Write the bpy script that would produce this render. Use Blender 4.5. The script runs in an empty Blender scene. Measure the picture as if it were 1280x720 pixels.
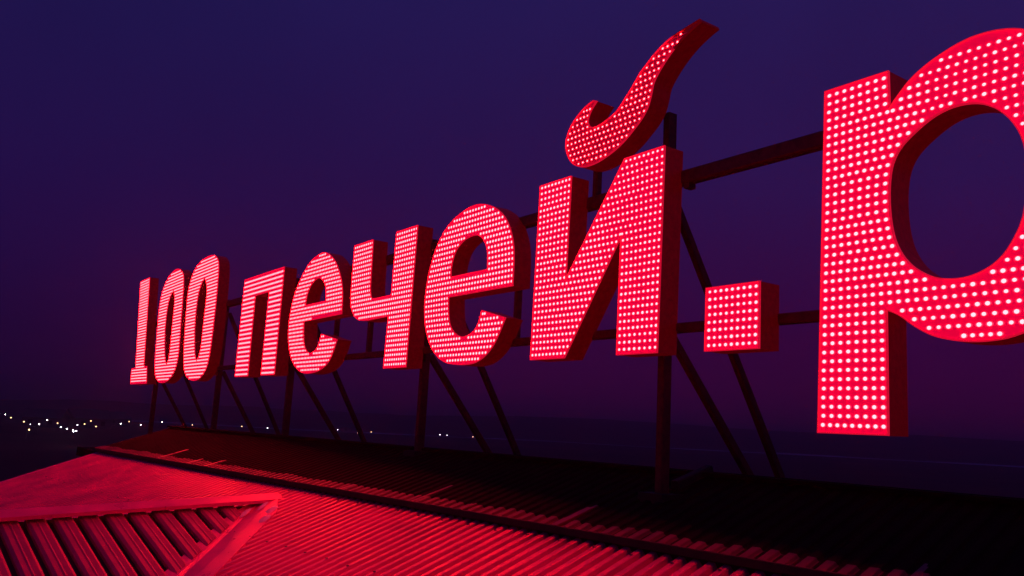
import bpy, bmesh, math, random
import numpy as np
from mathutils import Vector, Matrix
from mathutils.geometry import tessellate_polygon
from mathutils import noise as mnoise
random.seed(7)
S = bpy.context.scene
COL = S.collection

# ---------------------------------------------------------------- camera
# world: the sign's faces stand in the plane y = 0, x runs along the sign, z up
CAM = Vector((0.0, -4.19, 0.0))
F_PX, YAW, PITCH, ROLL = 1068.62, -0.95571, 0.163389, 0.052375
cy, sy, cp, sp = math.cos(YAW), math.sin(YAW), math.cos(PITCH), math.sin(PITCH)
FWD = Vector((sy * cp, cy * cp, sp)); R0 = Vector((cy, -sy, 0)); U0 = R0.cross(FWD)
RIGHT = math.cos(ROLL) * R0 + math.sin(ROLL) * U0
UP = -math.sin(ROLL) * R0 + math.cos(ROLL) * U0
cam = bpy.data.cameras.new('camera'); co = bpy.data.objects.new('camera', cam); COL.objects.link(co)
m = Matrix((RIGHT, UP, -FWD)).transposed().to_4x4(); m.translation = CAM
co.matrix_world = m
cam.sensor_width = 36.0; cam.lens = F_PX / 1280 * 36.0
cam.clip_start = 0.05; cam.clip_end = 30000
S.camera = co
S.render.resolution_x, S.render.resolution_y = 1024, 576

# ---------------------------------------------------------------- sky and exposure
S.view_settings.view_transform = 'Standard'; S.view_settings.look = 'None'
S.view_settings.exposure = 0; S.view_settings.gamma = 1
W = bpy.data.worlds.new('World'); S.world = W; W.use_nodes = True
nt = W.node_tree; nt.nodes.clear()
def N(t, typ, **kw):
    n = t.nodes.new(typ)
    for k, v in kw.items(): setattr(n, k, v)
    return n
out = N(nt, 'ShaderNodeOutputWorld'); bg = N(nt, 'ShaderNodeBackground')
tc = N(nt, 'ShaderNodeTexCoord'); sep = N(nt, 'ShaderNodeSeparateXYZ')
nt.links.new(tc.outputs['Generated'], sep.inputs[0])
ramp = N(nt, 'ShaderNodeValToRGB'); nt.links.new(sep.outputs['Z'], ramp.inputs[0])
cr = ramp.color_ramp
def setramp(cr, stops):
    cr.elements[0].position, cr.elements[0].color = stops[0][0], (*stops[0][1], 1)
    cr.elements[1].position, cr.elements[1].color = stops[-1][0], (*stops[-1][1], 1)
    for p, c in stops[1:-1]:
        e = cr.elements.new(p); e.color = (*c, 1)
SKY_BLUE = [(0.0, (0.0150, 0.0012, 0.0300)), (0.08, (0.0140, 0.0022, 0.0400)), (0.22, (0.0135, 0.0042, 0.0580)),
            (0.45, (0.0125, 0.0080, 0.0760)), (1.0, (0.0070, 0.0070, 0.0620))]
SKY_PURPLE = [(0.0, (0.0500, 0.0009, 0.0360)), (0.12, (0.0360, 0.0018, 0.0460)), (0.28, (0.0235, 0.0060, 0.0720)),
              (0.5, (0.0185, 0.0095, 0.0860)), (1.0, (0.0070, 0.0070, 0.0620))]
setramp(cr, SKY_BLUE)
ramp2 = N(nt, 'ShaderNodeValToRGB'); nt.links.new(sep.outputs['Z'], ramp2.inputs[0]); setramp(ramp2.color_ramp, SKY_PURPLE)
# azimuth: the sky turns purple to the north-north-west (towards +y)
dotn = N(nt, 'ShaderNodeVectorMath', operation='DOT_PRODUCT'); nt.links.new(tc.outputs['Generated'], dotn.inputs[0])
dotn.inputs[1].default_value = (-0.25, 0.968, 0)
mr = N(nt, 'ShaderNodeMapRange', interpolation_type='SMOOTHSTEP'); nt.links.new(dotn.outputs['Value'], mr.inputs['Value'])
mr.inputs['From Min'].default_value = 0.30; mr.inputs['From Max'].default_value = 1.0
no = N(nt, 'ShaderNodeTexNoise'); no.inputs['Scale'].default_value = 2.2; no.inputs['Detail'].default_value = 4
nt.links.new(tc.outputs['Generated'], no.inputs['Vector'])
mxn = N(nt, 'ShaderNodeMix', data_type='RGBA'); nt.links.new(mr.outputs[0], mxn.inputs[0])
nt.links.new(ramp.outputs[0], mxn.inputs[6]); nt.links.new(ramp2.outputs[0], mxn.inputs[7])
cl = N(nt, 'ShaderNodeMapRange'); nt.links.new(no.outputs[0], cl.inputs['Value'])
cl.inputs['From Min'].default_value = 0.3; cl.inputs['From Max'].default_value = 0.7
cl.inputs['To Min'].default_value = 0.9; cl.inputs['To Max'].default_value = 1.12
mul = N(nt, 'ShaderNodeVectorMath', operation='SCALE'); nt.links.new(mxn.outputs[2], mul.inputs[0]); nt.links.new(cl.outputs[0], mul.inputs['Scale'])
nt.links.new(mul.outputs[0], bg.inputs['Color']); bg.inputs['Strength'].default_value = 1.0
nt.links.new(bg.outputs[0], out.inputs[0])

# ---------------------------------------------------------------- materials
def mat(name, base, rough=0.5, metal=0.0, noise=0.0, nscale=8.0, bump=0.0, bscale=60.0, emit=None, estr=0.0, spec=0.5, rvar=0.0):
    M = bpy.data.materials.new(name); M.use_nodes = True; t = M.node_tree
    p = t.nodes['Principled BSDF']
    p.inputs['Base Color'].default_value = (*base, 1); p.inputs['Roughness'].default_value = rough
    p.inputs['Metallic'].default_value = metal; p.inputs['Specular IOR Level'].default_value = spec
    tcn = N(t, 'ShaderNodeTexCoord')
    if noise:
        n = N(t, 'ShaderNodeTexNoise'); n.inputs['Scale'].default_value = nscale; n.inputs['Detail'].default_value = 5
        t.links.new(tcn.outputs['Object'], n.inputs['Vector'])
        mp = N(t, 'ShaderNodeMapRange'); t.links.new(n.outputs[0], mp.inputs['Value'])
        mp.inputs['From Min'].default_value = 0.3; mp.inputs['From Max'].default_value = 0.7
        mp.inputs['To Min'].default_value = 1 - noise; mp.inputs['To Max'].default_value = 1 + noise
        s = N(t, 'ShaderNodeVectorMath', operation='SCALE'); s.inputs[0].default_value = base
        t.links.new(mp.outputs[0], s.inputs['Scale']); t.links.new(s.outputs[0], p.inputs['Base Color'])
        if rvar:
            r = N(t, 'ShaderNodeMapRange'); t.links.new(n.outputs[0], r.inputs['Value'])
            r.inputs['From Min'].default_value = 0.3; r.inputs['From Max'].default_value = 0.7
            r.inputs['To Min'].default_value = rough - rvar; r.inputs['To Max'].default_value = rough + rvar
            t.links.new(r.outputs[0], p.inputs['Roughness'])
    if bump:
        n2 = N(t, 'ShaderNodeTexNoise'); n2.inputs['Scale'].default_value = bscale; n2.inputs['Detail'].default_value = 3
        t.links.new(tcn.outputs['Object'], n2.inputs['Vector'])
        b = N(t, 'ShaderNodeBump'); b.inputs['Strength'].default_value = bump; b.inputs['Distance'].default_value = 0.004
        t.links.new(n2.outputs[0], b.inputs['Height']); t.links.new(b.outputs[0], p.inputs['Normal'])
    if emit:
        p.inputs['Emission Color'].default_value = (*emit, 1); p.inputs['Emission Strength'].default_value = estr
    return M
LED_GAIN = 1.0
M_LED = mat('led lens', (0.8, 0.3, 0.3), 0.3, emit=(1.0, 0.0150, 0.0175), estr=56.0 * LED_GAIN)
M_BLOOM = mat('led bloom ring', (0.8, 0.05, 0.08), 0.4, emit=(1.0, 0.022, 0.060), estr=2.2)  # glowing ring added round each LED, stands in for lens bloom
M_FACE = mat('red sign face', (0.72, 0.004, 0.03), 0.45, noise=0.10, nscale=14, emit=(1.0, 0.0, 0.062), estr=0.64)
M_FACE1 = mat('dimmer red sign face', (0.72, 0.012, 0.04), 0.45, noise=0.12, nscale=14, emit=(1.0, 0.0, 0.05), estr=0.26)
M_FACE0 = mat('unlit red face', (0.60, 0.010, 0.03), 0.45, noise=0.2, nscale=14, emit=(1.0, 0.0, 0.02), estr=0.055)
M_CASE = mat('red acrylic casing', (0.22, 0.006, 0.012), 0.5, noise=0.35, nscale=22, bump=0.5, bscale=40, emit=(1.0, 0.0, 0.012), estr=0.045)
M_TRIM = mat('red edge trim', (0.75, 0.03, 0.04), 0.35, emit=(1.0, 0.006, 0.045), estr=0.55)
M_BACK = mat('sheet steel back', (0.25, 0.24, 0.24), 0.5, metal=0.6)
M_STEEL = mat('painted steel section', (0.24, 0.035, 0.03), 0.55, noise=0.3, nscale=20, bump=0.2)
M_ROOF = mat('red coated corrugated metal', (0.62, 0.028, 0.27), 0.36, metal=0.25, noise=0.24, nscale=2.2, bump=0.12, bscale=30, rvar=0.08)
M_FLASH = mat('folded metal flashing', (0.80, 0.035, 0.34), 0.34, metal=0.2, noise=0.14, nscale=5, bump=0.3, bscale=12, rvar=0.08)
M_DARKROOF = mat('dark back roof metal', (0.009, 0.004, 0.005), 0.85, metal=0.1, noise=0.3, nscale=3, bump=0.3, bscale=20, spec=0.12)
M_SLAT = mat('matt red slat metal', (0.42, 0.022, 0.20), 0.55, metal=0.1, noise=0.14, nscale=6, bump=0.25, bscale=30)
M_LITEDGE = mat('lit edge red metal', (0.13, 0.008, 0.03), 0.5, noise=0.5, nscale=2.5)
M_STREAK = mat('light streak red metal', (0.17, 0.010, 0.04), 0.4, noise=0.3, nscale=5)
M_RISER = mat('dark step fascia', (0.05, 0.025, 0.025), 0.7, noise=0.3, nscale=6)
M_WALL = mat('grey render wall', (0.35, 0.33, 0.31), 0.85, noise=0.12, nscale=1.2, bump=0.3)
M_GROUND = mat('dark winter ground', (0.15, 0.028, 0.022), 0.95, noise=0.5, nscale=0.01)
M_RIVER = mat('pale frozen river', (0.42, 0.44, 0.50), 0.45, noise=0.5, nscale=0.02)
M_LAMP = mat('white lamp glow', (0.8, 0.8, 0.85), 0.4, emit=(0.93, 0.88, 1.0), estr=28)
M_POLE = mat('galvanised pole', (0.3, 0.3, 0.3), 0.6)
M_HOUSE = mat('far house wall', (0.22, 0.20, 0.22), 0.9, noise=0.2, nscale=0.3)
M_SNOW = mat('dull far roof', (0.16, 0.14, 0.15), 0.9)
M_DARKWIN = mat('dark far window', (0.03, 0.03, 0.04), 0.2)

# ---------------------------------------------------------------- helpers
def mesh_obj(name, V, Fc, material, parent=None, kind=None, smooth=False):
    me = bpy.data.meshes.new(name); me.from_pydata([tuple(v) for v in V], [], Fc); me.update()
    me.materials.append(material)
    if smooth:
        for p in me.polygons: p.use_smooth = True
    o = bpy.data.objects.new(name, me); COL.objects.link(o)
    if parent: o.parent = parent; o.matrix_parent_inverse = parent.matrix_world.inverted()
    if kind: o['kind'] = kind
    return o
def empty(name, loc=(0, 0, 0)):
    o = bpy.data.objects.new(name, None); COL.objects.link(o); o.location = loc
    o.matrix_world = Matrix.Translation(loc); o.empty_display_size = 0.1
    return o
def tag(o, label, cat, group=None):
    o['label'] = label; o['category'] = cat
    if group: o['group'] = group
class MB:
    def __init__(s): s.V = []; s.F = []
    def add(s, V, F):
        b = len(s.V); s.V += [tuple(v) for v in V]; s.F += [tuple(i + b for i in f) for f in F]
    def box(s, x0, x1, y0, y1, z0, z1):
        s.add([(x0, y0, z0), (x1, y0, z0), (x1, y1, z0), (x0, y1, z0), (x0, y0, z1), (x1, y0, z1), (x1, y1, z1), (x0, y1, z1)],
              [(0, 3, 2, 1), (4, 5, 6, 7), (0, 1, 5, 4), (1, 2, 6, 5), (2, 3, 7, 6), (3, 0, 4, 7)])
    def bar(s, a, b, w, d, side=Vector((1, 0, 0)), c=0.12):
        """square tube from a to b, corners chamfered; w along side, d across"""
        a, b = Vector(a), Vector(b); ax = (b - a).normalized()
        sx = (side - ax * side.dot(ax)).normalized(); sz = ax.cross(sx)
        k = min(w, d) * c; prof = []
        for ux, uz in ((1, 1), (-1, 1), (-1, -1), (1, -1)):
            p1 = (ux * w / 2, uz * (d / 2 - k)); p2 = (ux * (w / 2 - k), uz * d / 2)
            prof += [p1, p2] if ux * uz > 0 else [p2, p1]
        n = len(prof); V = [a + sx * p + sz * q for p, q in prof] + [b + sx * p + sz * q for p, q in prof]
        F = [(i, (i + 1) % n, n + (i + 1) % n, n + i) for i in range(n)] + [tuple(range(n))[::-1], tuple(range(n, 2 * n))]
        s.add(V, F)
    def build(s, name, material, parent=None, **k): return mesh_obj(name, s.V, s.F, material, parent, **k)

# ---------------------------------------------------------------- the lit letters (outlines in metres on the sign's face, x and z)
BASE, XH = 0.565, 2.045
DEPTH = 0.185
def spline(P, n=5, closed=True):
    P = [Vector((p[0], p[1])) for p in P]; R = []; N_ = len(P)
    for i in range(N_ if closed else N_ - 1):
        p0, p1, p2, p3 = P[(i - 1) % N_] if closed or i else P[0], P[i], P[(i + 1) % N_], P[(i + 2) % N_] if closed or i < N_ - 2 else P[-1]
        for k in range(n):
            t = k / n
            R.append(0.5 * ((2 * p1) + (-p0 + p2) * t + (2 * p0 - 5 * p1 + 4 * p2 - p3) * t * t + (-p0 + 3 * p1 - 3 * p2 + p3) * t ** 3))
    if not closed: R.append(P[-1])
    return [(v.x, v.y) for v in R]
def curve(*P, n=5): return spline(P, n, False)
def ring(cx, cz, w, h, skew=0.0, n=40, e=2.0):
    R = []
    for k in range(n):
        a = 2 * math.pi * k / n; c, s_ = math.cos(a), math.sin(a)
        x = math.copysign(abs(c) ** (2 / e), c) * w; z = math.copysign(abs(s_) ** (2 / e), s_) * h
        R.append((cx + x + skew * z, cz + z))
    return R
def area(L): return 0.5 * sum(L[i][0] * L[(i + 1) % len(L)][1] - L[(i + 1) % len(L)][0] * L[i][1] for i in range(len(L)))
def offset(L, d):
    """move a closed loop inwards (towards the filled side for an anticlockwise outer loop) by d"""
    n = len(L); R = []
    for i in range(n):
        a, b, c = Vector(L[i - 1]), Vector(L[i]), Vector(L[(i + 1) % n])
        e1 = (b - a).normalized(); e2 = (c - b).normalized()
        n1 = Vector((-e1.y, e1.x)); n2 = Vector((-e2.y, e2.x)); s_ = n1 + n2
        if s_.length < 1e-6: s_ = n1
        s_.normalize(); k = max(0.4, s_.dot(n1)); R.append(tuple(b + s_ * (d / k)))
    return R
def led_rows(loops, margin, z0, dz, dx, step=0.004):
    segs = []
    for L in loops:
        for i in range(len(L)): segs.append((*L[i], *L[(i + 1) % len(L)]))
    sg = np.array(segs); x1, y1, x2, y2 = sg.T
    xs = np.arange(min(x1) - 0.01, max(x1) + 0.01, step); out = []
    z = z0
    while z < max(y1):
        if z > min(y1):
            cr_ = ((y1[None] > z) != (y2[None] > z))
            with np.errstate(divide='ignore', invalid='ignore'):
                xi = x1 + (z - y1) * (x2 - x1) / (y2 - y1)
            inside = (np.sum(cr_ & (xs[:, None] < xi[None]), axis=1) % 2) == 1
            dx_, dy_ = x2 - x1, y2 - y1; ll = np.maximum(dx_ ** 2 + dy_ ** 2, 1e-12)
            t = np.clip(((xs[:, None] - x1) * dx_ + (z - y1) * dy_) / ll, 0, 1)
            d = np.min(np.hypot(xs[:, None] - x1 - t * dx_, z - y1 - t * dy_), axis=1)
            ok = inside & (d >= margin); i = 0
            while i < len(xs):
                if ok[i]:
                    j = i
                    while j + 1 < len(xs) and ok[j + 1]: j += 1
                    w = xs[j] - xs[i]; k = max(1, round(w / dx))
                    if w < dx * 0.35: out.append(((xs[i] + xs[j]) / 2, z))
                    else: out += [(xs[i] + w * q / k, z) for q in range(k + 1)]
                    i = j + 1
                else: i += 1
        z += dz
    return out
def bulb_geo(r=0.0105, h=0.0036, n=8, wx=1.15):
    V = [(wx * r * math.cos(2 * math.pi * i / n), 0.0, r * math.sin(2 * math.pi * i / n)) for i in range(n)]
    V += [(wx * 0.72 * r * math.cos(2 * math.pi * (i + .5) / n), -h * 0.72, 0.72 * r * math.sin(2 * math.pi * (i + .5) / n)) for i in range(n)]
    V.append((0, -h, 0)); V += [(wx * 1.6 * r * math.cos(2 * math.pi * i / n), 0.0001, 1.25 * r * math.sin(2 * math.pi * i / n)) for i in range(n)]
    V = [(x, y - (0.0008 if k < n else 0), z) for k, (x, y, z) in enumerate(V)]; F = []
    for i in range(n):
        j = (i + 1) % n; F += [(i, j, n + i), (j, n + j, n + i), (n + i, n + j, 2 * n)]
    for i in range(n): F.append((i, 2 * n + 1 + i, 2 * n + 1 + (i + 1) % n, (i + 1) % n))
    return V, F
BV, BF = bulb_geo()
bulb_me = bpy.data.meshes.new('led_bulb'); bulb_me.from_pydata(BV, [], BF); bulb_me.materials.append(M_LED); bulb_me.materials.append(M_BLOOM)
for p in bulb_me.polygons: p.use_smooth = True; p.material_index = 1 if len(p.vertices) == 4 else 0

def letter(name, label, cat, loops, group='red lit letters and digits of the rooftop sign', z0=0.604, dz=0.0503, dx=0.0485, margin=0.021, single=0, led_filter=None, lens=0.0105):
    loops = [L if area(L) > 0 else L[::-1] for L in loops[:1]] + [L[::-1] if area(L) > 0 else L for L in loops[1:]]
    cx = sum(p[0] for p in loops[0]) / len(loops[0]); zb = min(p[1] for p in loops[0])
    root = empty(name, (cx, 0, zb)); tag(root, label, cat, group)
    flat = [v for L in loops for v in L]
    tri = tessellate_polygon([[Vector((x, z, 0)) for x, z in L] for L in loops])
    def plate(y, flip):
        F = []
        for t in tri:
            a, b, c = (Vector(flat[i]) for i in t)
            ccw = (b - a).cross(c - a) > 0
            F.append(tuple(t) if ccw != flip else tuple(t)[::-1])
        return [(x, y, z) for x, z in flat], F
    V, F = plate(0.0, False)
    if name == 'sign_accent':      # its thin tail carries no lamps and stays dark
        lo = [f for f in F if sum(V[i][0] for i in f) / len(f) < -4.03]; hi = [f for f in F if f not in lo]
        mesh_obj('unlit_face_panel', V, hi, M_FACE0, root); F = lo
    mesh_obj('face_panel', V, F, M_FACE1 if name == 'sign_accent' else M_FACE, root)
    V, F = plate(DEPTH, True); mesh_obj('back_panel', V, F, M_BACK, root)
    side = MB(); trim = MB()
    for L in loops:
        n = len(L); I = offset(L, 0.006)
        side.add([(x, 0.001, z) for x, z in L] + [(x, DEPTH - 0.001, z) for x, z in L], [(i, n + i, n + (i + 1) % n, (i + 1) % n) for i in range(n)])
        O = offset(L, -0.002); I = offset(L, 0.005)
        V = [(x, 0.006, z) for x, z in O] + [(x, -0.010, z) for x, z in O] + [(x, -0.010, z) for x, z in I] + [(x, 0.0005, z) for x, z in I]
        F = []
        for i in range(n):
            j = (i + 1) % n
            for q in range(3): F.append((q * n + i, q * n + j, (q + 1) * n + j, (q + 1) * n + i))
        trim.add(V, F)
    side.build('side_casing', M_CASE, root); o = trim.build('edge_trim', M_TRIM, root)
    if name == 'sign_accent':
        o.data.materials.append(M_FACE0)
        for p in o.data.polygons: p.material_index = 1 if p.center.x > -4.08 else 0
    pts = led_rows(loops, margin, z0, dz, dx)
    if led_filter: pts = [p for p in pts if led_filter(*p)]
    pts.sort(key=lambda p: -p[0])
    for x, z in pts[:single]:
        b = bpy.data.objects.new('led_bulb', bulb_me); COL.objects.link(b); b.parent = root
        b.location = (x - cx, -0.0005, z - zb)
        k_ = random.uniform(0.84, 1.02) * (0.74 if name == 'sign_accent' else 1.10 - 0.11 * z); b.scale = (k_, 1, k_)
    rest = pts[single:]
    if rest:
        g = MB(); LV = bulb_geo(lens)[0]
        for x, z in rest: g.add([(vx + x, vy - 0.0005, vz + z) for vx, vy, vz in LV], BF)
        o = g.build('led_bulbs', M_LED, root, kind='stuff', smooth=True); o.data.materials.append(M_BLOOM)
        for p in o.data.polygons: p.material_index = 1 if len(p.vertices) == 4 else 0
    return root

one = [(-20.49, 2.86), (-20.49, 2.86), (-19.63, 2.86), (-19.18, 0.91), (-18.90, 0.90), (-18.76, BASE - .03), (-20.24, BASE - .03), (-20.31, 0.89), (-19.93, 0.89)][1:]
letter('sign_digit', 'red lit digit 1 with a wide foot, first character of the rooftop sign', 'sign digit', [one], lens=0.0140, dz=0.060, z0=0.60)
z1 = spline([(-17.45, 2.77), (-16.95, 2.66), (-16.74, 2.40), (-16.62, 1.65), (-16.54, 0.98), (-16.83, 0.66), (-17.42, 0.53), (-17.98, 0.62), (-18.22, 0.90), (-18.38, 1.6), (-18.41, 2.25), (-18.08, 2.62)])
h1 = spline([(-17.46, 2.33), (-17.27, 2.12), (-17.22, 1.6), (-17.19, 1.08), (-17.33, 0.90), (-17.53, 1.08), (-17.75, 1.6), (-17.74, 2.12)])
letter('sign_digit', 'red lit digit 0 standing right after the digit 1', 'sign digit', [z1, h1], lens=0.0140, dz=0.060, z0=0.60)
z2 = spline([(-15.22, 2.74), (-14.78, 2.66), (-14.57, 2.40), (-14.52, 1.6), (-14.58, 0.90), (-14.83, 0.64), (-15.29, 0.54), (-15.83, 0.63), (-16.11, 0.90), (-16.29, 1.6), (-16.33, 2.30), (-15.92, 2.66)])
h2 = spline([(-15.38, 2.34), (-15.14, 2.12), (-15.12, 1.6), (-15.13, 1.08), (-15.30, 0.90), (-15.48, 1.08), (-15.66, 1.6), (-15.64, 2.12)])
letter('sign_digit', 'red lit digit 0 with a gap on its right, third character of the sign', 'sign digit', [z2, h2], lens=0.0140, dz=0.058, z0=0.60)
X = XH + .03
pe = [(-13.12, X), (-11.46, X), (-11.45, BASE), (-11.975, BASE), (-11.97, 1.77), (-12.56, 1.77), (-12.54, BASE), (-13.12, BASE)]
letter('sign_letter', 'red lit Cyrillic letter п, shaped like a doorway, after the gap', 'sign letter', [pe], lens=0.0150, dz=0.0675, z0=0.60)
e1 = curve((-10.02, 1.225), (-9.415, 1.245), (-9.40, 1.46), (-9.49, 1.70), (-9.70, 1.93), (-9.97, 2.05), (-10.20, 2.085), (-10.50, 2.02), (-10.78, 1.84), (-10.99, 1.58), (-11.08, 1.24), (-11.01, 0.95),
           (-10.82, 0.72), (-10.47, 0.575), (-10.00, 0.575), (-9.68, 0.68), (-9.47, 0.94), (-9.47, 0.94))
e1 = [(-9.405, 1.245)] + spline([(-9.405, 1.245), (-9.43, 1.50), (-9.52, 1.70), (-9.72, 1.92), (-10.00, 2.07), (-10.23, 2.085), (-10.52, 2.02), (-10.79, 1.84), (-11.0, 1.58), (-11.08, 1.24), (-11.01, 0.95), (-10.82, 0.72), (-10.46, 0.57), (-10.00, 0.575), (-9.66, 0.69), (-9.47, 0.945)], 5, False)[1:] \
    + [(-9.95, 1.04)] + spline([(-9.95, 1.04), (-10.02, 0.90), (-10.14, 0.83), (-10.30, 0.82), (-10.44, 0.89), (-10.52, 1.02), (-10.56, 1.235)], 4, False)[1:]
e1h = spline([(-9.90, 1.45), (-9.94, 1.62), (-10.07, 1.73), (-10.23, 1.77), (-10.42, 1.71), (-10.53, 1.59), (-10.56, 1.45)], 4, False)
letter('sign_letter', 'smaller looking red lit letter е standing between п and ч', 'sign letter', [e1, e1h], lens=0.0125)
ch = [(-9.19, XH), (-8.71, XH), (-8.69, 1.50)] + spline([(-8.69, 1.50), (-8.66, 1.40), (-8.58, 1.355), (-8.16, 1.355)], 4, False)[1:] + [(-8.145, XH), (-7.685, XH), (-7.725, BASE), (-8.215, BASE), (-8.19, 1.125), (-8.70, 1.115)] \
    + spline([(-8.70, 1.115), (-8.94, 1.14), (-9.11, 1.25), (-9.185, 1.45), (-9.19, XH)], 5, False)[1:-1]
letter('sign_letter', 'red lit letter ч with a cup on top of its stem', 'sign letter', [ch], lens=0.0125)
e2 = [(-5.92, 1.215)] + spline([(-5.92, 1.215), (-5.925, 1.50), (-5.98, 1.69), (-6.10, 1.86), (-6.30, 1.99), (-6.55, 2.055), (-6.80, 2.03), (-7.05, 1.94), (-7.25, 1.76), (-7.375, 1.50), (-7.42, 1.22), (-7.38, 0.97), (-7.24, 0.75), (-7.02, 0.61), (-6.74, 0.56), (-6.42, 0.575), (-6.18, 0.70), (-6.00, 0.945)], 5, False)[1:] \
    + [(-6.375, 1.04)] + spline([(-6.375, 1.04), (-6.44, 0.90), (-6.55, 0.835), (-6.70, 0.82), (-6.85, 0.88), (-6.94, 1.00), (-6.975, 1.215)], 4, False)[1:]
e2h = spline([(-6.325, 1.41), (-6.34, 1.58), (-6.42, 1.70), (-6.55, 1.76), (-6.74, 1.745), (-6.89, 1.66), (-6.955, 1.52), (-6.955, 1.41)], 4, False)
letter('sign_letter', 'larger red lit letter е standing between ч and й', 'sign letter', [e2, e2h], lens=0.0118)
i_ = [(-5.588, XH - .01), (-5.18, XH - .01), (-5.196, 1.19), (-4.555, XH - .01), (-4.145, XH - .01), (-4.172, BASE), (-4.578, BASE), (-4.572, 1.44), (-5.175, BASE), (-5.612, BASE)]
letter('sign_letter', 'tall red lit letter й body with a slanting bar, left of the square full stop', 'sign letter', [i_], single=300)
bv = spline([(-3.832, 2.875), (-4.007, 2.853), (-4.119, 2.833), (-4.20, 2.803), (-4.28, 2.762), (-4.35, 2.715), (-4.42, 2.665), (-4.49, 2.59), (-4.56, 2.525), (-4.66, 2.44), (-4.78, 2.395), (-4.90, 2.375), (-4.975, 2.40), (-5.00, 2.46),
             (-4.965, 2.53), (-4.90, 2.588)], 3, False) \
    + spline([(-4.94, 2.605), (-5.02, 2.585), (-5.10, 2.548), (-5.19, 2.485), (-5.25, 2.40), (-5.268, 2.30), (-5.22, 2.19), (-5.14, 2.115), (-5.02, 2.075), (-4.86, 2.078), (-4.68, 2.125), (-4.56, 2.18), (-4.47, 2.24),
              (-4.39, 2.30), (-4.33, 2.37), (-4.295, 2.46), (-4.27, 2.55), (-4.20, 2.635), (-4.11, 2.715), (-4.00, 2.785), (-3.88, 2.835), (-3.822, 2.852)], 3, False)
letter('sign_accent', 'red lit breve mark floating like a curved horn above the letter й', 'sign accent', [bv], z0=2.118, dz=0.0475, dx=0.05, margin=0.021, single=300, led_filter=lambda x, z: x < -4.0)
dot = [(-3.740, 0.968), (-3.315, 0.968), (-3.318, 0.556), (-3.746, 0.556)]
letter('sign_full_stop', 'square red lit full stop between the letters й and р', 'sign full stop', [dot], single=300, z0=0.592, dz=0.0497, margin=0.027)
pr = [(-2.455, XH), (-2.852, XH), (-2.915, 0.068), (-2.498, 0.068), (-2.494, 0.722)] \
    + spline([(-2.494, 0.722), (-2.42, 0.685), (-2.338, 0.622), (-2.251, 0.572), (-2.159, 0.545), (-2.069, 0.532), (-1.974, 0.531), (-1.87, 0.546), (-1.74, 0.60), (-1.60, 0.72), (-1.48, 0.90), (-1.42, 1.10), (-1.40, 1.31), (-1.42, 1.52), (-1.49, 1.73),
              (-1.60, 1.90), (-1.74, 2.02), (-1.86, 2.068), (-1.98, 2.080), (-2.075, 2.068), (-2.168, 2.040), (-2.262, 2.000), (-2.351, 1.940), (-2.453, 1.834)], 4, False)[1:]
ph = spline([(-1.775, 1.30), (-1.782, 1.46), (-1.822, 1.57), (-1.886, 1.655), (-1.965, 1.712), (-2.05, 1.735), (-2.14, 1.733), (-2.23, 1.705), (-2.33, 1.645), (-2.40, 1.585), (-2.442, 1.51), (-2.460, 1.42), (-2.465, 1.31), (-2.457, 1.19), (-2.436, 1.09), (-2.400, 1.01),
             (-2.350, 0.945), (-2.285, 0.895), (-2.215, 0.862), (-2.14, 0.849), (-2.065, 0.851), (-1.99, 0.873), (-1.92, 0.915), (-1.86, 0.985), (-1.80, 1.11)], 3)
letter('sign_letter', 'huge red lit letter р cut off by the right edge of the photo', 'sign letter', [pr, ph], single=300, z0=0.112, dz=0.0500, dx=0.0478, margin=0.027)

# ---------------------------------------------------------------- steel frame behind the letters
RU = Vector((-0.99449, -0.10481, 0)); RV = Vector((-0.10481, 0.99449, 0))      # along / up the roof, in plan
EB = Vector((-3.76, -0.30, -0.639)); EL_B = math.radians(18)
EA = Vector((-3.76, -0.30, -0.726)); EL_A = math.radians(19.6)
def zB(x, y):
    d = Vector((x - EB.x, y - EB.y, 0)); return EB.z + d.dot(RV) * math.tan(EL_B)
_zb = zB
def zB(x, y): return _zb(x, y) if x > -14.6 else -0.95
def zA(x, y):
    d = Vector((x - EA.x, y - EA.y, 0)); return EA.z + d.dot(RV) * math.tan(EL_A)
def zBack(x, y):           # height of the slope behind the ridge
    if x <= -14.6: return -0.95
    d = Vector((x - EB.x, y - EB.y, 0)).dot(RV); e = TOPB * math.cos(EL_B)
    return EB.z + min(d, e) * math.tan(EL_B) - max(0, d - e) * 0.30
TOPB = 1.22
frame = empty('support_scaffold', (-4.4, 0.3, zB(-4.4, 0.3))); tag(frame, 'dark steel frame of posts, rails and slanting braces behind the lit letters', 'steel frame')
def tube(name, a, b, w, d, side=Vector((1, 0, 0)), mt=M_STEEL, parent=frame):
    g = MB(); g.bar(a, b, w, d, side); return g.build(name, mt, parent)
POSTS = [-19.3, -14.95, -11.65, -7.88, -4.40, -0.9, 2.6]
tube('upper_rail', (-20.3, 0.213, 1.842), (3.0, 0.213, 1.842), 0.10, 0.084, Vector((0, 0, 1)))
tube('lower_rail', (-20.3, 0.211, 0.757), (3.0, 0.211, 0.757), 0.065, 0.080, Vector((0, 0, 1)))
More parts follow.
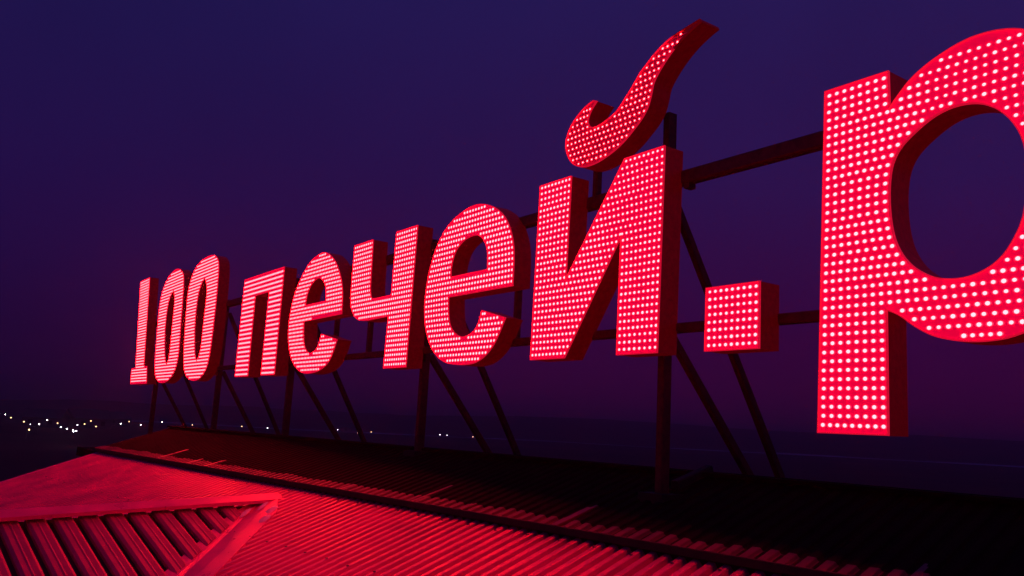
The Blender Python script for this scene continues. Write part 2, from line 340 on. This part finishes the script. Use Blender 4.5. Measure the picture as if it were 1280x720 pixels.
for x in POSTS:
    top = 2.42 if x == -4.40 else 1.97
    tube('post', (x, 0.306, zBack(x, 0.306) - 0.05), (x, 0.306, top), 0.066, 0.09)
    for h, yf, ya in ((1.74, 1.80, 0.36), (0.72, 1.40, 0.36)):
        z = zBack(x, yf); tube('brace', (x + 0.01, ya, h), (x + 0.01, yf, z), 0.055, 0.065)
        g = MB(); g.box(x - 0.09, x + 0.10, yf - 0.09, yf + 0.09, z - 0.03, z + 0.022); g.build('foot_plate', M_STEEL, frame)
    g = MB(); z = zBack(x, 0.306); g.box(x - 0.12, x + 0.12, 0.19, 0.43, z - 0.04, z + 0.03); g.build('base_plate', M_RISER, frame)
    # short beam lying up the slope from the post to the ridge
    if x > -6: tube('base_rail', (x, 0.44, zB(x, 0.44) + 0.04), (x, 0.80, zB(x, 0.80) + 0.04), 0.07, 0.07, mt=M_RISER)
    for zg in (1.842, 0.757):      # bolted gusset where rail meets post
        g = MB(); g.box(x - 0.10, x + 0.10, 0.252, 0.262, zg - 0.11, zg + 0.09)
        for bx in (-0.07, 0.07):
            for bz in (-0.08, 0.06): g.box(x + bx - 0.012, x + bx + 0.012, 0.244, 0.2535, zg + bz - 0.012, zg + bz + 0.012)
        g.build('gusset_plate', M_STEEL, frame)
    g = MB(); g.box(x + 0.27, x + 0.32, 0.18, 0.25, 1.755, 1.801); g.build('bracket', M_STEEL, frame)
for x in (-10.0, -9.05, -6.13, -12.3, -17.2):
    tube('upright', (x, 0.215, 0.79), (x, 0.215, 1.79), 0.05, 0.06)
tube('accent_support', (-5.10, 0.205, 1.893), (-5.10, 0.205, 2.20), 0.055, 0.06)

# ---------------------------------------------------------------- the building and its roof
bld = empty('building', (-4, 0, -10)); tag(bld, 'building under the sign with a red lit corrugated metal roof', 'building')
UL, UR = 11.2, -9.0            # extent along the roof: UL towards the far left end of the sign, UR to the right of the camera
def PA(u, s, h=0.0, E=EA, el=EL_A):
    """point on a roof slope: u along the eave, s metres up the slope from the joint, h above the sheet"""
    sv = RV * math.cos(el) + Vector((0, 0, math.sin(el))); n = RU.cross(sv)
    if n.z < 0: n = -n
    return E + RU * u + sv * s + n * h
def corr(P, u0, u1, s0, s1, pitch, height, name, material, parent, segs=2, top=0.36, foot=0.10, both=None):
    """trapezoid-profile sheet; s0/s1 may be functions of u"""
    f0 = s0 if callable(s0) else (lambda u: s0); f1 = s1 if callable(s1) else (lambda u: s1)
    prof = []; u = u0
    while u < u1 - 1e-6:
        for du, h in ((0.0, 0.0), (foot, 0.0), (foot + 0.06, 0.12), (0.5 - top / 2 - 0.05, 0.90), (0.5 - top / 2 + 0.02, 1.0), (0.5 + top / 2 - 0.02, 1.0), (0.5 + top / 2 + 0.05, 0.90), (1 - foot - 0.06, 0.12), (1 - foot, 0.0)):
            uu = u + du * pitch
            if uu <= u1: prof.append((uu, h * height))
        u += pitch
    prof.append((u1, 0.0)); V = []; Fc = []
    n = len(prof)
    for k in range(segs + 1):
        t = k / segs
        for uu, h in prof:
            a, b = f0(uu), f1(uu); V.append(P(uu, a + (b - a) * t, h))
    for k in range(segs):
        for i in range(n - 1): Fc.append((k * n + i, k * n + i + 1, (k + 1) * n + i + 1, (k + 1) * n + i))
    return mesh_obj(name, V, Fc, material, parent)
# front slope: sheets about 1.1 m wide; the camera stands over it
PITCH_A = 0.105; SW = PITCH_A * 10
UA = 11.1                     # far-left verge of the front slope
# cross gable dropping out of the front slope (lower left of the view)
Ppk = Vector((-8.32, -1.12, zA(-8.32, -1.12))); Pval = Vector((-7.03, -2.14, zA(-7.03, -2.14)))
vdir = (Pval - Ppk)
rdir = (-RV + Vector((0, 0, -0.047))).normalized()          # ridge, falling slightly away from the slope
nC = rdir.cross(vdir).normalized(); nC = nC if nC.z > 0 else -nC
ribC = rdir.cross(nC).normalized(); ribC = ribC if ribC.z < 0 else -ribC   # down the facet
vu = vdir.dot(rdir), vdir.dot(ribC)
def PC(u, s, h=0.0): return Ppk + rdir * u + ribC * s + nC * h              # u along the ridge, s down the facet
def valley_s(u): return u * vu[1] / vu[0]
nsheet = 0
u = UR
def ua_s(p):  # (u,s) of a plan point on the front slope
    d = Vector((p.x - EA.x, p.y - EA.y, 0)); return d.dot(RU), d.dot(RV) / math.cos(EL_A)
pu, ps = ua_s(Ppk); qu, qs = ua_s(Pval)
def bottomA(uu):
    # sheets under the cross gable stop at its valley; left of the peak they stop under the ridge
    if uu < pu:
        k = ps + (uu - pu) * (qs - ps) / (qu - pu); return max(-7.6, k - 0.12) if uu > pu - 9 else -7.6
    return -7.6
while u < UA:
    u1 = min(u + SW, UA)
    corr(PA, u, u1, bottomA if False else -7.6, -0.004, PITCH_A, 0.042, 'corrugated_sheet', M_ROOF, bld, segs=1)
    u = u1
# screw heads through the sheets
g = MB(); nr_ = int((UA - UR) / PITCH_A)
for row in (-0.09, -0.95, -1.85, -2.75, -3.65, -4.55):
    for k in range(0, nr_, 3):
        q = PA(UR + (k + 0.5) * PITCH_A, row + random.uniform(-0.012, 0.012), 0.042)
        n_ = 6; V = [q + (RU * math.cos(i * 1.0472) + RV * math.sin(i * 1.0472)) * 0.011 for i in range(n_)]; V += [v_ + Vector((0, 0, 0.006)) for v_ in V]
        g.add(V, [(i, (i + 1) % n_, n_ + (i + 1) % n_, n_ + i) for i in range(n_)] + [tuple(range(n_, 2 * n_))])
g.build('screw_heads', M_BACK, bld, kind='stuff')
# step fascia between the two slopes
g = MB()
a, b = UR, UL
V = [PA(a, -0.02, -0.03), PA(b, -0.02, -0.03), EB + RU * b + Vector((0, 0, 0.0)), EB + RU * a]
off = RV * 0.012
V = [EA + RU * a + off + Vector((0, 0, -0.25)), EA + RU * b + off + Vector((0, 0, -0.25)), EB + RU * b + off - Vector((0, 0, .004)), EB + RU * a + off - Vector((0, 0, .004))]
g.add(V, [(0, 1, 2, 3)]); g.build('step_fascia', M_RISER, bld)
# rear slope under the sign: wider ribbed sheets, lit edge and light streaks added as redder pieces
TOPB = 1.22
PB = lambda u, s, h=0.0: PA(u, s, h, EB, EL_B)
u = UR; i = 0
while u < UL:
    u1 = min(u + 1.15, UL)
    corr(PB, u, u1 - 0.004, -0.02, TOPB, 0.115, 0.016, 'rear_sheet', M_DARKROOF, bld, segs=1, top=0.36, foot=0.14)  # near black, so the light fall-off is in the colour
    corr(PB, u, u1 - 0.004, -0.025, lambda uu: 0.11 + 0.05 * mnoise.noise(Vector((uu * 2.3, 0, 0))), 0.115, 0.019, 'lit_edge_sheet', M_LITEDGE, bld, segs=1, top=0.36, foot=0.14)  # lit front edge of the slope, put into the colour as a redder strip
    for q_ in range(random.choice((0, 1, 1, 2))):
        L_ = random.choice((0.13, 0.18, 0.24, 0.40)); uu = u + random.uniform(0.1, 1.0); w_ = random.choice((0.04, 0.05, 0.06))
        g = MB(); g.bar(PB(uu, -0.03, 0.006), PB(uu, L_, -0.002), w_, 0.034, RU); g.build('light_streak', M_STREAK, bld)  # streaks of the sign's light, added as redder strips
    u += 1.15; i += 1
g = MB(); g.bar(PB(UR, -0.032, -0.006), PB(UL, -0.032, -0.006), 0.022, 0.05, RV); g.build('edge_strip', M_RISER, bld)
# ridge cap and the slope that falls away behind it
g = MB(); r0, r1 = PB(UR, TOPB, 0.03), PB(UL, TOPB, 0.03)
lowback = RV * 6 + Vector((0, 0, -1.8))
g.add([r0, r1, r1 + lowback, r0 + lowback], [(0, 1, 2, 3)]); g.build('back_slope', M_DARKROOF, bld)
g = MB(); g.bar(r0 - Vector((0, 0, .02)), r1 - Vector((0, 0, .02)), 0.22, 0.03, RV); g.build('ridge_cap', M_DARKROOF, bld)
# verge board of the front slope, far left
g = MB(); g.bar(PA(UA, -7.6, 0.01), PA(UA, 0.0, 0.01), 0.12, 0.06, RU); g.build('verge_board', M_FLASH, bld)

# cross gable: visible facet, hidden facet, ridge cap, valley flashing
LC = 5.6
PITCH_C = 0.20
def bar_on_C(u, w, s0, s1, h0, h1):
    prof = [(-w / 2, h0), (-w / 2, h1 * 0.72), (-w * 0.34, h1 * 0.97), (-w * 0.08, h1 * 0.90), (0, h1), (w * 0.08, h1 * 0.90), (w * 0.34, h1 * 0.97), (w / 2, h1 * 0.72), (w / 2, h0)]
    V = [PC(u + a, s0, h) for a, h in prof] + [PC(u + a, s1 + a * vu[1] / vu[0], h) for a, h in prof]; n = len(prof)
    return V, [(i, i + 1, n + i + 1, n + i) for i in range(n - 1)] + [tuple(range(n))[::-1], tuple(range(n, 2 * n))]
g = MB(); g.add([PC(0.05, 0, 0.0), PC(LC, 0, 0.0), PC(LC, valley_s(LC), 0.0), PC(0.05, valley_s(0.05), 0.0)], [(0, 1, 2, 3)]); g.build('gable_underlay', M_RISER, bld)
u = 0.42
while u < LC:
    V, F = bar_on_C(u, PITCH_C * 0.74, 0.05, valley_s(u) - 0.10, 0.004, 0.052 + random.uniform(-0.003, 0.003))
    if valley_s(u) > 0.28: mesh_obj('slat', V, F, M_SLAT, bld)
    u += PITCH_C
# its other side
nD = Vector((nC.x, nC.y, nC.z)); refl = ribC - 2 * ribC.dot(RU) * RU
g = MB(); g.add([PC(0, 0, -0.01), PC(LC, 0, -0.01), PC(LC, 0, -0.01) + refl * 3.0, PC(0, 0, -0.01) + refl * 0.1], [(0, 1, 2, 3)]); g.build('gable_far_side', M_ROOF, bld)
def strip(name, pts, w, th, upn, material, parent, fold=0.0):
    """folded strip along pts: a shallow inverted V (fold>0) or open V (fold<0)"""
    V = []; F = []
    for k, p in enumerate(pts):
        a = pts[max(k - 1, 0)]; b = pts[min(k + 1, len(pts) - 1)]; ax = (b - a).normalized(); sd = ax.cross(upn).normalized()
        ww = w[k] if isinstance(w, (list, tuple)) else w
        jit = random.uniform(-0.004, 0.004)
        for t in (-1, -0.35, 0, 0.35, 1):
            V.append(p + sd * (t * ww / 2) + upn * (fold * (1 - abs(t)) + jit * (1 - t * t)))
        for t in (1, -1): V.append(p + sd * (t * ww / 2) - upn * th)
    for k in range(len(pts) - 1):
        for i in range(7):
            j = (i + 1) % 7; F.append((k * 7 + i, k * 7 + j, k * 7 + 7 + j, k * 7 + 7 + i))
    return mesh_obj(name, V, F, material, parent)
N_ = 9
strip('gable_ridge_cap', [PC(LC * k / N_ - 0.12, 0.02, 0.088) for k in range(N_ + 1)], 0.26, 0.03, nC.lerp(Vector((0, 0, 1)), 0.6).normalized(), M_FLASH, bld, fold=0.03)
nA = PA(0, 0, 1) - PA(0, 0, 0)
nA.normalize(); vn = vdir.normalized()
aA = nA.cross(vn); aA = aA if aA.dot(RU) < 0 else -aA          # across the valley, on the front slope
aC = nC.cross(vn); aC = aC if aC.dot(ribC) < 0 else -aC        # across the valley, up the gable facet
V = []; Fc = []; nv = 14
for k in range(nv + 1):
    q = Ppk + vn * (k / nv * 4.6 - 0.18); w = min(1, 0.25 + k * 0.4); jj = [random.uniform(-0.004, 0.004) for _ in range(3)]
    V += [q + aC * 0.17 * w + nC * 0.028, q + aC * 0.05 * w + nC * (0.045 + jj[0]), q + nA * (0.046 + jj[1]), q + aA * 0.15 * w + nA * (0.052 + jj[2]), q + aA * 0.30 * w + nA * 0.047, q + aA * 0.305 * w + nA * 0.005]
for k in range(nv):
    for i in range(5): Fc.append((k * 6 + i, k * 6 + i + 1, k * 6 + 7 + i, k * 6 + 6 + i))
mesh_obj('valley_flashing', V, Fc, M_FLASH, bld)
M_PALE = mat('pale patch', (0.85, 0.80, 0.82), 0.7, bump=0.5)  # pale, slightly raised patches along the valley flashing
for t_, o_, a_, b_ in ((0.22, 0.08, 0.04, 0.13), (0.42, 0.23, 0.05, 0.12), (0.66, 0.26, 0.045, 0.10), (0.40, -0.03, 0.035, 0.12)):
    q = Ppk + vn * t_ + (aA if o_ > 0 else aC) * abs(o_) + nA * 0.050; V = [q + nA * 0.014]; Fc = []
    for i in range(10):
        c_, s_ = math.cos(i * 0.6283), math.sin(i * 0.6283); k_ = random.uniform(0.8, 1.2); V.append(q + (vn * c_ * b_ + aA * s_ * a_) * 0.6 * k_ + nA * 0.010)
    for i in range(10):
        c_, s_ = math.cos(i * 0.6283), math.sin(i * 0.6283); k_ = random.uniform(0.8, 1.2); V.append(q + (vn * c_ * b_ + aA * s_ * a_) * k_)
    for i in range(10):
        j = (i + 1) % 10; Fc += [(0, 1 + i, 1 + j), (1 + i, 11 + i, 11 + j, 1 + j)]
    mesh_obj('pale_patch', V, Fc, M_PALE, bld, smooth=True)

# lower flat roof past the end of the pitched one, where the last two posts stand
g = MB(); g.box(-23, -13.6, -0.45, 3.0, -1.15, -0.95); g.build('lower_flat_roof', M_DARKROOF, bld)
g = MB(); g.box(-22.9, -13.7, -0.35, 2.9, -10.2, -1.153); g.build('lower_wall', M_WALL, bld)
# walls down to the ground
g = MB()
def low(p, z): return Vector((p.x, p.y, z))
c = [PA(UA, -7.6), PA(UR, -7.6), PA(UR, 0), r0 + lowback, r1 + lowback, PB(UL, 0), PA(UA, 0)]
c = [p - Vector((0, 0, 0.12)) for p in c]
n = len(c); V = c + [low(p, -10.2) for p in c]
g.add(V, [(i, (i + 1) % n, n + (i + 1) % n, n + i) for i in range(n)]); g.build('wall', M_WALL, bld)

# ---------------------------------------------------------------- landscape
GZ = -10.0
def ray(px, py):
    d = RIGHT * ((px - 640) / F_PX) - UP * ((py - 360) / F_PX) + FWD; return d.normalized()
VIEW = Vector((FWD.x, FWD.y, 0)).normalized(); SIDE = Vector((VIEW.y, -VIEW.x, 0))
def hill(x, y):
    p = Vector((x, y, 0)) - Vector((CAM.x, CAM.y, 0)); r = p.length
    az = math.atan2(p.dot(SIDE), p.dot(VIEW))          # 0 in the middle of the view, positive to the right
    n1 = mnoise.fractal(Vector((x * 0.0022, y * 0.0022, 3.1)), 1.0, 2.0, 5); n2 = mnoise.fractal(Vector((x * 0.0006, y * 0.0006, 9.7)), 1.0, 2.0, 3)
    t = min(max((r - 900) / 700, 0), 1); t = t * t * (3 - 2 * t)
    amp = 12 + 19 / (1 + math.exp(-(az + 0.22) * 9))
    return GZ + t * (amp + n1 * 8 + n2 * 5) + min(r / 600, 1) * n1 * 0.7
V = [(CAM.x, CAM.y, GZ)]; Fc = []; rad = [40 * 1.09 ** k for k in range(80)]; rad = [r for r in rad if r < 5000]; na = 300
for r in rad:
    for k in range(na):
        a = 2 * math.pi * k / na; x, y = CAM.x + r * math.cos(a), CAM.y + r * math.sin(a); V.append((x, y, hill(x, y)))
for k in range(na): Fc.append((0, 1 + k, 1 + (k + 1) % na))
for j in range(len(rad) - 1):
    for k in range(na):
        a, b = 1 + j * na + k, 1 + j * na + (k + 1) % na; Fc.append((a, a + na, b + na, b))
mesh_obj('ground', V, Fc, M_GROUND, kind='structure', smooth=True)
# pale frozen river crossing the plain in front of the hills
V = []; Fc = []; nr = 90
for k in range(nr + 1):
    s = -330 + 1700 * k / nr
    d0 = 730 + 36 * math.sin(s * 0.0061) + 20 * math.sin(s * 0.021 + 1); wd = 80 + 60 * mnoise.noise(Vector((s * 0.012, 0, 0)))
    for d in (d0, d0 + wd):
        p = Vector((CAM.x, CAM.y, 0)) + VIEW * d + SIDE * s; V.append((p.x, p.y, hill(p.x, p.y) + 0.5))
for k in range(nr): Fc.append((2 * k, 2 * k + 1, 2 * k + 3, 2 * k + 2))
mesh_obj('river', V, Fc, M_RIVER, kind='structure')

# street lamps of the town in the valley
def lampmeshes():
    g = MB(); n = 8
    g.bar((0, 0, 0), (0, 0, 7.2), 0.16, 0.16); pole = g
    g2 = MB(); g2.bar((0, 0, 7.1), (1.2, 0, 7.5), 0.10, 0.10, Vector((0, 1, 0)))
    h = MB(); V = []; F = []
    for j, (r, z) in enumerate(((0.12, 7.72), (0.42, 7.55), (0.55, 7.25), (0.42, 6.95), (0.12, 6.80))):
        V += [(1.25 + r * math.cos(2 * math.pi * i / n), r * math.sin(2 * math.pi * i / n), z) for i in range(n)]
    for j in range(4):
        for i in range(n): F.append((j * n + i, (j + 1) * n + i, (j + 1) * n + (i + 1) % n, j * n + (i + 1) % n))
    F += [tuple(range(n)), tuple(range(4 * n, 5 * n))[::-1]]; h.add(V, F)
    return pole, g2, h
LP = [(5.5, 518, 1.0, 'a'), (44, 521, .6, 'a'), (39, 530.5, .6, 'a'), (49, 530.2, 1.1, 'a'), (60, 525, 1.0, 'a'), (62, 522, .5, 'a'), (77.5, 534, 1.0, 'b'), (85, 536, 1.0, 'b'), (96, 531, .9, 'b'), (93, 538, 1.1, 'b'), (90.5, 539.5, .9, 'b'), (95.3, 538.6, 1.0, 'b'),
      (126, 524, 1.2, 'c'), (132, 525, 1.2, 'c'), (151.5, 529.5, 1.1, 'c'), (175, 531, 1.0, 'c'), (202, 527.5, .9, 'd'), (334, 535, .8, 'd'), (411, 536, 1.0, 'e'), (415, 538.5, .8, 'e'), (421.5, 537, 1.0, 'e'), (549.5, 543.3, 1.1, 'f'), (559, 544, .8, 'f')]
PLACE = ['lone one at the far left edge', 'small faint one above its neighbours', 'small one just left of a brighter lamp', 'bright one below a faint lamp, near the left edge',
  'bright one right of the first cluster', 'faint one just above a brighter lamp', 'left of two above the lowest cluster', 'right of two above the lowest cluster', 'top one over the lowest cluster',
  'brightest of the lowest cluster', 'lowest and leftmost of the lowest cluster', 'rightmost of the lowest cluster', 'left one of the bright pair below the digit 1', 'right one of the bright pair below the digit 1',
  'lone one just right of the bright pair', 'lone one straight below the digit 1', 'lone one between the first two posts', 'faint one behind the braces below the letter п', 'left one of three between braces below the letter е',
  'lowest of three between braces below the letter е', 'right one of three between braces below the letter е', 'left one of two beside the pale river', 'right one of two beside the pale river']
pole, arm, head = lampmeshes(); proto = None
for (px, py, sc, cl_), where in zip(LP, PLACE):
    d = ray(px, py)
    t = (GZ + 4.0 - CAM.z) / d.z if d.z < 0 else 900
    t = min(max(t, 180), 1000); p = CAM + d * t
    if proto is None:
        r = empty('street_lamp'); o1 = pole.build('pole', M_POLE, r); o2 = arm.build('arm', M_POLE, r); o3 = head.build('lamp_head', M_LAMP, r); proto = (r, o1, o2, o3)
    else:
        r = proto[0].copy(); COL.objects.link(r)
        for o in proto[1:]:
            q = o.copy(); COL.objects.link(q); q.parent = r
    s_ = sc * 0.34 * (0.40 + 0.60 * t / 600)
    r.location = (p.x, p.y, p.z - 7.25 * s_); r.scale = (s_, s_, s_); r.rotation_euler = (0, 0, random.uniform(0, 6.28))
    tag(r, 'tiny white street lamp far off: ' + where, 'street lamp', 'white street lamps of the far town')
# a few low houses with snowy roofs near the lamps
HS = [(56, 534, 1, 'near the left edge'), (108, 535.5, 1.1, 'right of the lowest lamp cluster'), (141, 531.5, 1, 'between two lamps below the digit 1'), (431, 540.5, 1, 'right of the three lamps below the letter е')]
M_AMBER = mat('added amber lamp glow', (0.8, 0.6, 0.4), 0.4, emit=(1.0, 0.55, 0.30), estr=6)
FL = sorted([(12, 522), (28, 527), (37, 519), (70, 529), (104, 530), (112, 526), (118, 533), (160, 527), (186, 530), (239, 531), (301, 533), (446, 541), (463, 540), (520, 543), (590, 546), (34, 537)])  # dim amber lamps added to thicken the far band of lights
for k, (px, py) in enumerate(FL):
    d = ray(px, py); t = min(max((GZ + 4 - CAM.z) / d.z, 180), 1000); p = CAM + d * t
    r = proto[0].copy(); COL.objects.link(r)
    for o in proto[1:]:
        q = o.copy(); COL.objects.link(q); q.parent = r
        if o is proto[3]: q.data = (amber_me if k else o.data.copy()); amber_me = q.data; q.data.materials[0] = M_AMBER
    s_ = 0.5 * (0.40 + 0.60 * t / 600); r.location = (p.x, p.y, p.z - 7.25 * s_); r.scale = (s_,) * 3
    wh = ['first', 'second', 'third', 'fourth', 'fifth', 'sixth', 'seventh', 'eighth', 'ninth', 'tenth', 'eleventh', 'twelfth', 'thirteenth', 'fourteenth', 'fifteenth', 'last'][k]
    tag(r, 'faint added amber lamp far off, ' + wh + ' amber one from the left', 'street lamp', 'added amber lamps of the far town')
hp = None
for px, py, sc, where in HS:
    d = ray(px, py); t = min((GZ - CAM.z) / d.z, 900); p = CAM + d * t
    if hp is None:
        r = empty('house'); g = MB(); g.box(-6, 6, -4.5, 4.5, -1, 3.2); a = g.build('wall', M_HOUSE, r)
        g = MB(); g.add([(-6.5, -5, 3.15), (6.5, -5, 3.15), (6.5, 5, 3.15), (-6.5, 5, 3.15), (-6.5, 0, 6.2), (6.5, 0, 6.2)], [(0, 1, 5, 4), (2, 3, 4, 5), (1, 2, 5), (3, 0, 4), (0, 3, 2, 1)])
        b = g.build('roof', M_SNOW, r); g = MB()
        g.box(-4, -2.6, -4.55, -4.48, 1, 2.4); w1 = g.build('window', M_DARKWIN, r); g = MB(); g.box(2.4, 3.8, -4.55, -4.48, 1, 2.4); w2 = g.build('window', M_DARKWIN, r)
        hp = (r, a, b, w1, w2)
    else:
        r = hp[0].copy(); COL.objects.link(r)
        for o in hp[1:]:
            q = o.copy(); COL.objects.link(q); q.parent = r
    r.location = (p.x, p.y, hill(p.x, p.y)); r.rotation_euler = (0, 0, random.uniform(0, 3.14)); r.scale = (sc * 1.3,) * 3
    tag(r, 'dim low far house with a gabled roof ' + where, 'house', 'dim houses of the far town')

# thin haze round the whole place, added for glow and veil near the sign
g = MB(); g.box(-5200, 5200, -5200, 5200, -24, 60)
M_ADDED_HAZE = bpy.data.materials.new('added_haze'); M_ADDED_HAZE.use_nodes = True; t = M_ADDED_HAZE.node_tree; t.nodes.remove(t.nodes['Principled BSDF'])
v = N(t, 'ShaderNodeVolumePrincipled'); v.inputs['Density'].default_value = 0.0008; v.inputs['Anisotropy'].default_value = 0.82
v.inputs['Color'].default_value = (.9, .9, .9, 1); t.links.new(v.outputs[0], t.nodes['Material Output'].inputs['Volume'])
g.build('added_haze', M_ADDED_HAZE, kind='stuff')
